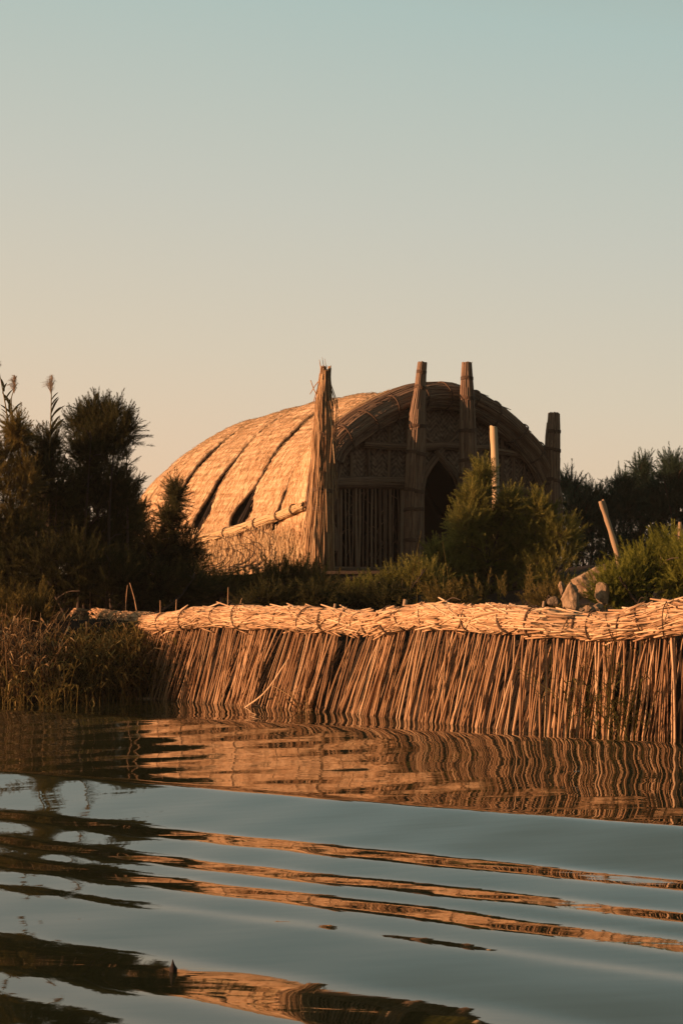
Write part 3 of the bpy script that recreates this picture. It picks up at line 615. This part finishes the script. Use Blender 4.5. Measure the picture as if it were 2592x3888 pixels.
def shrub(name,label,cat,blobs,Y,mat,dens=1.,size=.34,group=None,stems=5,up=.75,base_y=None,depth=.8,tips=.25,bark='bark'):
    """blobs: (display x, y, rx, ry) ; each becomes a feathery clump with real depth"""
    C=[]
    for b in blobs:
        dy=(b[4] if len(b)>4 else 0.)+random.uniform(-.25,.25); yy=Y+dy; c=ad(b[0],b[1],yy); C.append((c,b[2]/DS*yy/F_PX,b[3]/DS*yy/F_PX))
    bx=np.mean([c[0][0] for c in C]); gz=float(ground_z(np.array([bx]),np.array([Y]))[0]); root=thing(name,label,cat,(bx,Y,gz),group)
    mb=MB()
    for c,rx,ry in C:
        vol=(rx*ry*max(.3,(rx+ry)/2)); n=int(dens*(150+560*vol**.67*3.2))
        q=RNG.normal(0,1,(n,3)); q/=np.linalg.norm(q,axis=1,keepdims=True); rr_=RNG.random(n)**.42
        lump=1+.22*vnoise(q*2.1+c,41)+.12*vnoise(q*5+c,42)
        org=c+q*(rr_*lump)[:,None]*np.array([rx,(rx+ry)/2*depth,ry])*.97
        dirs=q*np.array([.8,.8,.5])*rr_[:,None]+np.array([0,0,up])+RNG.normal(0,.58,(n,3)); 
        clump=vnoise(org*1.9,43)*.28
        sz=size*(.4+1.15*RNG.random(n)**1.3)
        keep=vnoise(org*2.6,44)>-.50
        foliage(mb,org[keep],dirs[keep],sz[keep],.5+clump[keep])
        m=int(n*tips*.12); q=RNG.normal(0,1,(m,3)); q[:,2]=np.abs(q[:,2])*.9; q/=np.linalg.norm(q,axis=1,keepdims=True)   # longer tips breaking the outline
        foliage(mb,c+q*np.array([rx,(rx+ry)/2*depth,ry])*.85,q*.5+np.array([0,0,1.])+RNG.normal(0,.2,(m,3)),size*(1.0+.7*RNG.random(m)),.6)
    mb.build('foliage',M[mat],root,smooth=False)
    mb=MB(); rg=random.Random(hash(label)%999 if False else len(label))
    for c,rx,ry in C:
        for k in range(max(1,stems//len(C)+1)):
            b0=np.array([bx+rg.uniform(-.3,.3)+(c[0]-bx)*.25,Y+rg.uniform(-.2,.2),gz-.08]); e=c+np.array([rg.uniform(-.6,.6)*rx,rg.uniform(-.3,.3),rg.uniform(.2,.85)*ry])
            md=(b0+e)/2+np.array([(c[0]-bx)*.2+rg.uniform(-.15,.15),rg.uniform(-.15,.15),0]); Pp=curve([b0,md,e],10); tube(mb,Pp,np.linspace(.035,.006,10),5,rg.random())
            for _ in range(5):
                i=rg.randint(4,9); e2=Pp[i]+np.array([rg.uniform(-.7,.7)*rx,rg.uniform(-.4,.4),rg.uniform(.1,.6)*ry]); tube(mb,curve([Pp[i],(Pp[i]+e2)/2+np.array([0,0,.04]),e2],6),np.linspace(.012,.004,6),4,rg.random())
    mb.build('stem',M[bark],root); return root
GL='tamarisks crowding the left bank'
shrub('tamarisk_tree','tall dark tamarisk with a blocky rounded crown between the plumed reeds and the hut','tree',
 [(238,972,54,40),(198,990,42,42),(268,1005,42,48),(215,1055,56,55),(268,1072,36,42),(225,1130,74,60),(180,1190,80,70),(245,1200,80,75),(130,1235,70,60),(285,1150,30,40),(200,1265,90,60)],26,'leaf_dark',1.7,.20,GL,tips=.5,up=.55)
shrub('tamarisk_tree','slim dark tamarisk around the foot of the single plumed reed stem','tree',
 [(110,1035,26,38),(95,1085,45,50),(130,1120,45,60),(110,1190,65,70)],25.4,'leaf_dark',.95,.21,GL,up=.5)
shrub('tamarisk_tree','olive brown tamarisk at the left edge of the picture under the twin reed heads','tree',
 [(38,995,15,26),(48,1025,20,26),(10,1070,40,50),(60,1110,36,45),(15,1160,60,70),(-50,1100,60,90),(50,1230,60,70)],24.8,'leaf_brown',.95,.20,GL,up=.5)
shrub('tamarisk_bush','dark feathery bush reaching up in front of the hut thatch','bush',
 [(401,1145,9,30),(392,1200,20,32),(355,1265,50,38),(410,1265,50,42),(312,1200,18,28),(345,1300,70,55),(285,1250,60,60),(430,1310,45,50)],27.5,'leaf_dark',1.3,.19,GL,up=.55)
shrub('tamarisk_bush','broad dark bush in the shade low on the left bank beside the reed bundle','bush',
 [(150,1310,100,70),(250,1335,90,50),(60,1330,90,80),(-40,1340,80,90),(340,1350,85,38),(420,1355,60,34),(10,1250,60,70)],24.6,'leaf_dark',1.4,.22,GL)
shrub('tamarisk_bush','brownish bush at the lower left edge over the waterline','bush',
 [(10,1430,60,50),(75,1425,50,40),(-60,1420,70,70)],23.2,'leaf_brown',.9,.25,GL)
shrub('tamarisk_bush','large olive green bush in front of the hut doorway and right half','bush',
 [(1107,1112,11,30),(1090,1160,24,30),(1075,1215,40,44),(1135,1215,45,44),(1200,1250,62,48),(1238,1190,22,34),(1280,1245,44,48),(1100,1295,75,56),(1180,1325,95,56),(1270,1325,70,50),(1030,1330,48,38),(1010,1290,22,26),(1170,1170,14,26),(1150,1375,110,34),(1260,1378,70,30)],27,'leaf_olive',1.5,.21,'bushes in front of the hut',up=.6,tips=.5)
shrub('tamarisk_bush','low olive bush right of the plank walk, under the hut lattice','bush',
 [(930,1350,52,34),(870,1366,45,26),(975,1340,42,40),(820,1378,36,18)],25.5,'leaf_olive',1.3,.19,'bushes in front of the hut',up=1.1)
shrub('tamarisk_bush','low brown green bush under the thatch at the left foot of the hut','bush',
 [(560,1362,60,24),(640,1350,55,36),(700,1345,42,34),(500,1365,50,24),(740,1372,36,18)],25.8,'leaf_brown',.9,.24,'bushes in front of the hut')
shrub('tamarisk_bush','bright yellow green bush behind the fence at the right edge','bush',
 [(1478,1325,58,50),(1430,1355,46,36),(1540,1300,52,55),(1500,1368,80,34),(1590,1330,70,70),(1402,1378,26,22)],21.5,'leaf_yellow',1.4,.20,'bushes in front of the hut',tips=.7)
shrub('tamarisk_bush','low dark bush hugging the back of the fence below the large olive green bush','bush',
 [(1040,1394,55,20),(1120,1385,60,24),(1200,1388,60,24),(1265,1396,36,18)],21.6,'leaf_brown',1.,.22,'bushes in front of the hut',stems=3)
shrub('tamarisk_bush','low dark bush hugging the back of the fence near the middle stakes','bush',
 [(620,1392,60,16),(720,1392,60,18),(820,1396,55,16),(900,1396,40,16)],23.2,'leaf_dark',1.,.22,'bushes in front of the hut',stems=3)
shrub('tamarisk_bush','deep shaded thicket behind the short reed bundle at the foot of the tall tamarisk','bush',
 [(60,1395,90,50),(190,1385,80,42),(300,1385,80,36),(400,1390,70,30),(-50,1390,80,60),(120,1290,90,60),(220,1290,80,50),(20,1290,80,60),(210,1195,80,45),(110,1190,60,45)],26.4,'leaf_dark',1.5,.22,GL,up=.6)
GR='dark tamarisks far behind on the right'
shrub('tamarisk_tree','dark far tamarisk beside the right corner pillar of the hut','tree',[(1305,1130,22,32),(1345,1160,34,30),(1320,1200,50,60),(1370,1175,30,42),(1360,1250,60,60),(1330,1330,80,50)],39,'leaf_far',1.0,.26,GR,tips=.6,up=.6)
shrub('tamarisk_tree','dark far tamarisk behind the leaning forked stake','tree',[(1428,1128,22,26),(1415,1165,34,36),(1420,1220,55,70),(1430,1310,80,60)],40,'leaf_far',1.0,.26,GR,tips=.6,up=.6)
shrub('tamarisk_tree','narrow pointed far tamarisk rising between two others on the right','tree',[(1476,1092,15,32),(1470,1140,34,40),(1480,1190,50,70),(1500,1290,70,60)],41,'leaf_far',1.0,.26,GR,tips=.6,up=.6)
shrub('tamarisk_tree','tallest far tamarisk touching the right edge of the picture','tree',[(1545,1085,20,34),(1530,1135,38,42),(1585,1130,40,55),(1540,1190,60,70),(1610,1180,60,90),(1570,1290,80,60)],39.5,'leaf_far',1.0,.26,GR,tips=.6,up=.6)
shrub('tamarisk_tree','dark far tamarisk standing beyond the right edge of the picture','tree',[(1760,1120,60,60),(1700,1180,70,70),(1820,1190,80,80),(1760,1270,110,60)],40,'leaf_far',.8,.28,GR,tips=.6,up=.6)
shrub('tamarisk_bush','yellow green bush standing beyond the right edge of the picture','bush',[(1740,1330,70,55),(1840,1345,70,45),(1800,1300,50,45)],21.5,'leaf_yellow',1.0,.22,'bushes in front of the hut')
# unseen tree added off to the left, placed to shade the left bank
for (x,y,h) in ((-11.2,26.2,2.9),):
    k=(x/y)*F_PX*DS+CX*DS
    def pz(z): return (HZ-(z-EYE)*F_PX/y)*DS
    s=F_PX*DS/y
    lab='tamarisk standing just out of sight beyond the left edge of the picture'
    shrub('tamarisk_tree',lab,'tree',[(k,pz(h),.9*s,.9*s),(k+.8*s,pz(h-.9),.9*s,.9*s),(k-.8*s,pz(h-.9),.9*s,.9*s),(k,pz(h-1.5),1.2*s,.9*s)],y,'leaf_dark',.6,.4,GL)

# ---------------------------------------------------------------- grasses
def blades(mb,n,c,spread,h,leaf=.22,w=.010,lean=.25,leaves=5,stemr=.004,droop=.5,seed=0):
    rg=np.random.default_rng(seed+101); base=np.asarray(c)+rg.normal(0,1,(n,3))*np.asarray(spread); base[:,2]=c[2]
    H=h*(.45+.75*rg.random(n)); ln=rg.normal(0,lean,(n,2)); top=base+np.c_[ln*H[:,None],H]; mid=(base+top)/2+np.c_[-ln*H[:,None]*.15,np.zeros(n)]
    u=np.linspace(0,1,6)[None,:,None]; Pp=(1-u)**2*base[:,None]+2*u*(1-u)*mid[:,None]+u**2*top[:,None]
    tubes(mb,Pp,stemr*np.linspace(1.2,.5,6),3,rg.random(n))
    for k in range(leaves):
        t=.25+.75*rg.random(n); i=np.clip((t*5).astype(int),0,4); p0=Pp[np.arange(n),i]; th=rg.random(n)*6.28; L=leaf*(.5+.8*rg.random(n))
        hd=np.c_[np.cos(th),np.sin(th)]; w_=np.c_[-np.sin(th),np.cos(th),rg.normal(0,.4,n)]*(w*(.6+.6*rg.random(n)))[:,None]
        p1=p0+np.c_[hd*(L*.5)[:,None],L*.45]; p2=p0+np.c_[hd*L[:,None],L*(.55-droop*rg.random(n)*1.2)]
        V=np.stack([p0-w_*.4,p0+w_*.4,p1+w_,p1-w_,p2],1).reshape(-1,3); b=np.arange(n)*5
        mb.add(V,q=np.stack([b,b+1,b+2,b+3],-1),t=np.stack([b+3,b+2,b+4],-1),r=np.repeat(np.clip(rg.random(n),0,1),5))
def clump(name,label,cat,dx,dy,Y,spreadx,h,n,mat,group=None,**k):
    c=ad(dx,dy,Y); mb=MB(); blades(mb,n,c,(spreadx,k.pop('sy',.25),0),h,**k); o=mb.build(name,M[mat]); return tag(o,label,cat,group)
GG='marsh grass along the left waterline'
clump('marsh_grass','thick tangle of olive marsh grass at the water left of the first fence stalks','grass',232,1612,22.7,.32,.74,560,'grass',GG,leaf=.2,seed=1,lean=.3,leaves=6)
clump('marsh_grass','brown grass drooping over the bank just under the short reed bundle','grass',285,1560,23.3,.22,.52,260,'grass_dry',GG,leaf=.2,seed=2,lean=.3)
clump('marsh_grass','low grass in dark shade between the left edge and the thick tangle','grass',120,1575,23.0,.45,.65,210,'grass',GG,leaf=.18,seed=3,lean=.4)
clump('marsh_grass','dry grass in front of the frayed end of the short reed bundle','grass',165,1500,23.5,.34,.42,300,'grass_dry',GG,leaf=.18,seed=16,lean=.35)
clump('marsh_grass','olive grass on the bank lip between the short reed bundle and the first stalks','grass',262,1505,23.2,.30,.33,330,'grass',GG,leaf=.17,seed=17,lean=.35)
clump('marsh_grass','warm brown grass clump at the left edge of the picture','grass',-5,1600,22.0,.28,.9,260,'grass_dry',GG,leaf=.2,seed=4,lean=.35)
clump('marsh_grass','sparse grass blades standing in the water on the far left','grass',60,1635,21.6,.4,.5,60,'grass',GG,leaf=.16,seed=5)
GW='green weeds growing against the fence'
clump('marsh_weed','wiry green weed in front of the fence, left of the two at the right','weed',1300,1688,16.9,.10,.75,26,'grass_green',GW,leaf=.12,w=.006,leaves=6,seed=7,lean=.35)
clump('marsh_weed','bushier green weed at the fence foot near the right edge','weed',1420,1692,16.5,.17,.62,60,'grass_green',GW,leaf=.11,w=.006,leaves=6,seed=8,lean=.4)
clump('marsh_weed','thin tall weed crossing the fence stalks between the right weeds','weed',1385,1695,16.4,.05,1.05,9,'grass_green',GW,leaf=.12,w=.006,leaves=9,seed=9,lean=.25)
clump('dry_tuft','small tuft of broken reeds at the fence foot, left of the middle','tuft',700,1640,20.3,.10,.28,26,'grass_dry',None,leaf=.07,w=.008,leaves=2,seed=10,lean=.6,stemr=.009)
clump('marsh_grass','thin yellow stalks rising in front of the low olive bush','grass',985,1400,24.5,.12,.85,7,'grass',None,leaf=.1,w=.005,leaves=3,seed=12,lean=.12)
# single dry stems standing above the bundle
st=[(207,1452,1342,24.6,0,'tall dry stem standing left of the short reed bundle'),(183,1450,1400,24.9,2,'short dry stem at the frayed bundle end'),(287,1402,1345,24.0,6,'green tipped stem over the short reed bundle'),(322,1425,1340,23.8,-24,'leaning thick dry stem over the short reed bundle'),
 (368,1412,1380,23.2,0,'short stem above the left end of the fence top'),(404,1410,1378,22.8,1,'second short stem above the left end of the fence top'),(523,1400,1350,22.2,1,'thin stem above the fence left of the dark hut corner'),(548,1402,1375,22.1,8,'tiny bent stem above the fence under the thatch')]
for (dx,y0,y1,Y,l,lab) in st:
    mb=MB(); Pp=curve([ad(dx,y0+30,Y),ad(dx+l*.5,(y0+y1)/2,Y),ad(dx+l,y1,Y)],8); tube(mb,Pp,np.linspace(.011 if 'thick' in lab else .007,.004,8),5,.5); tag(mb.build('dry_reed',M['fence_stalk']),lab,'stem','dry stems above the fence top')
for (dx,y0,y1,w,lab) in ((929,1420,1378,.022,'stub of a stake poking out of the fence top near the middle'),(968,1420,1383,.014,'thin stub right beside the thicker middle stake'),(768,1430,1388,.016,'stub of a stake poking out of the fence top left of the middle'),(1247,1430,1382,.012,'thin stub poking out of the fence top before the rocks')):
    Y=fdepth(dx)+.05; mb=MB(); tube(mb,curve([ad(dx-4,y0+20,Y),ad(dx-1,(y0+y1)/2,Y),ad(dx+2,y1,Y)],6),w,6,.5); tag(mb.build('stake_stub',M['wood']),lab,'stake','stake ends above the fence')
# crossed loose reed leaning on the fence and reeds afloat
mb=MB(); tube(mb,curve([ad(555,1632,fdepth(555)-.35),ad(610,1590,fdepth(610)-.3),ad(662,1515,fdepth(640)-.22)],8),.009,5,.8); tag(mb.build('loose_reed',M['fence_bundle']),'single pale reed leaning the other way across the fence stalks','reed')
for (xa,xb,y,Yo,lab,mt) in ((313,366,1607,0,'pale reed afloat at the left end of the fence','fence_bundle'),(575,668,1624,0,'long thin reed afloat at the foot of the fence, left half','fence_stalk'),(962,985,1692,0,'short stick afloat at the foot of the fence, middle','fence_stalk')):
    Y=EYE*F_PX/(y/DS-HZ); mb=MB(); tube(mb,curve([ad(xa,y,Y),ad((xa+xb)/2,y+1,Y),ad(xb,y+3,Y-.02)],6)*np.array([1,1,0])+np.array([0,0,.006]),.011,5,.9); tag(mb.build('floating_reed',M[mt]),lab,'reed','reeds afloat by the fence')
# tip of a broken reed in the near water
Y=6.45; c=at(172.5,938,Y); zz=float(wave_z(np.array([c[0]]),np.array([Y]))[0]); mb=MB(); c[2]=zz
tube(mb,curve([c-np.array([0,0,.05]),c+np.array([.002,0,.004]),c+np.array([.001,0,.022]),c+np.array([0,0,.042])],10),np.array([.006,.010,.013,.014,.014,.011,.008,.005,.003,.001]),6,.2)
tag(mb.build('reed_tip',M['dark_reed']),'small dark tip of a sunken reed poking out of the near water','reed')

# ---------------------------------------------------------------- plumed reeds
def plumed(label,stem,plume,leaves,Y,head):
    c=ad(*stem[0],Y); root=thing('plumed_reed',label,'reed',c,'tall plumed reeds on the left bank'); P_=curve([ad(x,y,Y) for x,y in stem],20)
    mb=MB(); tube(mb,P_,np.linspace(.012,.005,20),5,.5); mb.build('stem',M['grass'],root)
    for (x0,y0,x1,y1,w) in leaves:
        a=ad(x0,y0,Y); b=ad(x1,y1,Y+random.uniform(-.1,.1)); L=np.linalg.norm(b-a); md=(a+b)/2+np.array([-(b-a)[2]*.12*np.sign((b-a)[0]),0,.10*L])
        u=np.linspace(0,1,9)[:,None]; Q=(1-u)**2*a+2*u*(1-u)*md+u**2*b; T=np.gradient(Q,axis=0); T/=np.linalg.norm(T,axis=1,keepdims=True); Wd=np.cross(T,np.array([.25,1,.1])); Wd/=np.linalg.norm(Wd,axis=1,keepdims=True)
        ww=(w*np.sin(np.pi*np.clip(u*.93+.07,0,1))**.7+.001); mb=MB(); V=np.vstack([Q-Wd*ww,Q+Wd*ww,Q+np.array([0,.004,0])]); i=np.arange(8)
        mb.add(V,q=np.vstack([np.stack([i,i+1,i+19,i+18],-1),np.stack([i+18,i+19,i+10,i+9],-1)]),r=.2); mb.build('leaf',M['leaf_dark'],root)
    mb=MB(); n=150; sx,sy=head[2]/DS*Y/F_PX,head[3]/DS*Y/F_PX; h=RNG.random(n); ang=RNG.uniform(-1,1,n)
    base=ad(head[0],head[1]+head[3],Y)+np.c_[h*sx*.15,np.zeros(n),2*sy*h*.75]; l=(.5+.5*RNG.random(n))*(1.1-.75*h)
    md=base+np.c_[ang*sx*.8*l,RNG.normal(0,.4,n)*sx*l,.75*sy*l]; e=md+np.c_[ang*sx*.7*l-.35*sx*l,RNG.normal(0,.3,n)*sx*l,(.55-1.0*np.abs(ang))*sy*.6*l]
    tubes(mb,np.stack([base,md,e],1),np.array([.0016,.0022,.0009]),3); tube(mb,[ad(head[0],head[1]+head[3],Y),ad(head[0]+2,head[1]-head[3]*.7,Y)],.002,4,.5); mb.build('plume',M['plume'],root)
plumed('tall plumed reed with its leaves swept right, standing alone against the sky',[(113,1180),(112,1080),(116,990),(118,910),(117,890)],None,
 [(117,1000,148,962,.020),(118,990,138,955,.016),(117,965,140,935,.012),(118,960,150,932,.010),(118,950,136,915,.014),(117,935,135,912,.010),(118,920,134,902,.008),(116,1000,127,965,.014),(119,985,150,985,.004)],25.2,(116,880,17,26))
plumed('plumed reed at the left edge of the picture with ragged leaves and a bent head',[(55,1100),(38,1020),(30,960),(26,920),(32,895)],None,
 [(30,975,62,960,.012),(32,960,0,930,.012),(24,935,6,905,.020),(10,900,0,868,.014),(28,950,50,925,.010),(24,955,24,915,.018),(36,995,78,975,.006),(28,980,2,985,.008),(30,1000,4,1010,.008),(22,960,2,940,.007)],25.2,(32,880,15,26))
plumed('leafy reed stem cut by the left edge of the picture beside the bent head',[(30,1060),(22,1000),(14,940),(4,885),(-2,855)],None,[(10,925,30,895,.010),(6,905,16,880,.012),(18,960,44,935,.010),(20,985,-6,965,.010)],24.9,(-6,835,12,18))

# ---------------------------------------------------------------- posts, rocks, walk, bramble
mb=MB(); Pp=curve([ad(1143,1400,30),ad(1139,1200,30),ad(1136,1060,30),ad(1133,990,30),ad(1133,980,30)],24); rw=np.full(24,.060); rw[-4:]=[.058,.055,.045,.03]; rw*=1+.05*np.sin(np.arange(24)*1.3)
tube(mb,Pp,rw,14,.6); tag(mb.build('wooden_post',M['pale_wood']),'smooth pale upright post with a blunt tip in front of the hut','post')
root=thing('forked_stake','crooked stake with a split top leaning left over the rocks','stake',ad(1425,1310,24))
mb=MB(); Pp=curve([ad(1428,1320,24),ad(1414,1262,24),ad(1400,1215,24),ad(1388,1180,24),ad(1378,1152,24)],22); tube(mb,Pp,np.linspace(.042,.028,22)*(1+.09*np.sin(np.arange(22)*1.1)),9,.5); mb.build('shaft',M['wood'],root)
mb=MB(); tube(mb,curve([ad(1394,1190,24.02),ad(1390,1165,24.02),ad(1384,1148,24.02)],8),np.linspace(.022,.014,8),7,.4); mb.build('prong',M['wood'],root)
mb=MB(); tube(mb,curve([ad(1566,1300,25),ad(1563,1240,25),ad(1561,1200,25)],8),np.array([.05,.05,.048,.05,.045,.04,.035,.02]),8,.3); tag(mb.build('wooden_post',M['wood']),'short dark post at the right edge behind the yellow green bush','post')
def rock(label,dx,dy,rx,ry,Y,mat,seed,sx=1.,cut=()):
    ico=[]; import bmesh
    bm=bmesh.new(); bmesh.ops.create_icosphere(bm,subdivisions=5,radius=1); V=np.array([v.co[:] for v in bm.verts]); T_=np.array([[v.index for v in f.verts] for f in bm.faces]); bm.free()
    for nx,ny,nz,dd in cut:
        nn=np.array([nx,ny,nz],float); nn/=np.linalg.norm(nn); s=V@nn; V=V-np.clip(s-dd,0,None)[:,None]*nn
    rg=np.random.default_rng(seed)
    for _ in range(16):
        nn=rg.normal(0,1,3); nn/=np.linalg.norm(nn); s=V@nn; V=V-np.clip(s-rg.uniform(.58,.86),0,None)[:,None]*nn
    V=V*(1+.10*vnoise(V*1.6+seed,51)+.07*vnoise(V*4.7+seed,52)+.04*vnoise(V*11+seed,53))[:,None]
    c=ad(dx,dy,Y); k=Y/F_PX/DS; V=V*np.array([rx*k,(rx+ry)/2*k*sx,ry*k])+c; mb=MB(); mb.add(V,t=T_); tag(mb.build('rock',M[mat]),label,'rock','rocks behind the fence')
rock('upright pale sunlit rock just over the fence top',1311,1376,27,44,20.5,'rock',3,.8,((-.5,-.8,.1,.55),(.9,-.3,.1,.6),(-.7,0,.7,.62)))
rock('broad brown slab lying behind the upright pale rock',1360,1338,60,46,22.3,'rock',8,1.,((0,-.8,.2,.5),(-.5,0,.8,.5)))
rock('brown rock leaning on the slab, left of the yellow green bush',1383,1368,26,32,21.2,'rock',5,.8,((.8,-.5,0,.5),(-.3,-.9,.2,.5)))
rock('narrow rock splinter left of the upright pale rock',1290,1352,9,16,21.,'rock',12)
rock('small pale rock on the fence top right of the upright rock',1352,1400,18,10,19.6,'rock',15)
rock('little stone beside the small pale rock',1337,1402,7,6,19.5,'rock_dark',18)
rock('rounded brown stone high on the rock pile beside the leaning stake',1388,1312,24,16,22.8,'rock_dark',31)
rock('flat rubble stone low between the upright rock and the bush',1372,1398,16,12,20.2,'rock',33)
rock('half buried brown stone left of the rock splinter',1272,1385,16,14,20.8,'rock_dark',37)
root=thing('plank_walk','low dark plank walk on short posts before the hut lattice','walkway',ad(820,1330,30))
mb=MB()
def boxm(mb,c,ux,h,r=.4):
    c=np.asarray(c); a,b=ux; V=[]; 
    for i in (-1,1):
        for j in (-1,1):
            for k in (-1,1): V.append(c+a*i*.5+b*j*.5+np.array([0,0,h*k*.5]))
    mb.add(V,q=[(0,1,3,2),(4,6,7,5),(0,4,5,1),(2,3,7,6),(0,2,6,4),(1,5,7,3)],r=r,pc=np.array(V)*.5)
c=ad(815,1318,31.5)
for k in range(5): boxm(mb,c+np.array([.0,k*.17-.3,random.uniform(-.01,.01)]),(np.array([3.0,.25,.02]),np.array([-.01,.15,0])),.05,random.random())
mb.build('deck',M['twig'],root,smooth=False)
for q in (-1.3,-.4,.5,1.3):
    mb=MB(); tube(mb,[c+np.array([q,-.3+q*.08,-.03]),c+np.array([q,-.3+q*.08,-.5])],.05,8,.3); mb.build('leg',M['twig'],root)
mb=MB(); rg=random.Random(4)
for _ in range(30):
    b=hp(rg.uniform(-.9,-.4),rg.uniform(.6,3.4),rg.uniform(.0,.15)); rr1=rg.uniform(.18,.5); a0=rg.uniform(0,6); th=np.linspace(0,rg.uniform(2.,4.5),14)
    Pp=b+np.c_[rr1*np.sin(th)*math.cos(a0*.2),rr1*np.sin(th)*.3*math.sin(a0),rr1*(1-np.cos(th))*.8]+np.c_[np.linspace(0,rg.uniform(-.3,.3),14),np.zeros(14),np.zeros(14)]
    tube(mb,Pp,np.linspace(.010,.003,14),4,rg.random())
tube(mb,curve([hp(-.6,.5,.05),hp(-.75,1.4,.12),hp(-.6,2.4,.06),hp(-.7,3.6,.1)],16),.014,5,.4)
tag(mb.build('dry_bramble',M['twig']),'tangle of dry curling twigs against the sunlit foot of the hut','bramble')
# bare twigs in the doorway and lattice
mb=MB()
for _ in range(30):
    a=frp(rg.uniform(640,900),rg.uniform(1060,1200),-.8); e=a+np.array([rg.uniform(-.5,.5),rg.uniform(-.2,.2),rg.uniform(.1,.6)]); tube(mb,curve([a-np.array([0,0,.3]),a,e],6),np.linspace(.008,.003,6),4,rg.random())
tag(mb.build('dry_brush',M['twig']),'thin dry brush standing in front of the dark doorway','brush')

# thin haze volume, added to lift the blacks and fade the distance
mb=MB(); boxm(mb,np.array([0,0,2.2]),(np.array([3600.,0,0]),np.array([0,3600.,0])),9.6)
hm,hnt,HN,HL=newmat('black_lift_haze'); ho=HN('ShaderNodeOutputMaterial'); hv=HN('ShaderNodeVolumePrincipled'); hv.inputs['Color'].default_value=(.9,.86,.78,1); hv.inputs['Density'].default_value=.00038; HL(hv.outputs[0],ho.inputs['Volume'])
tag(mb.build('haze',hm,smooth=False),kind='stuff')
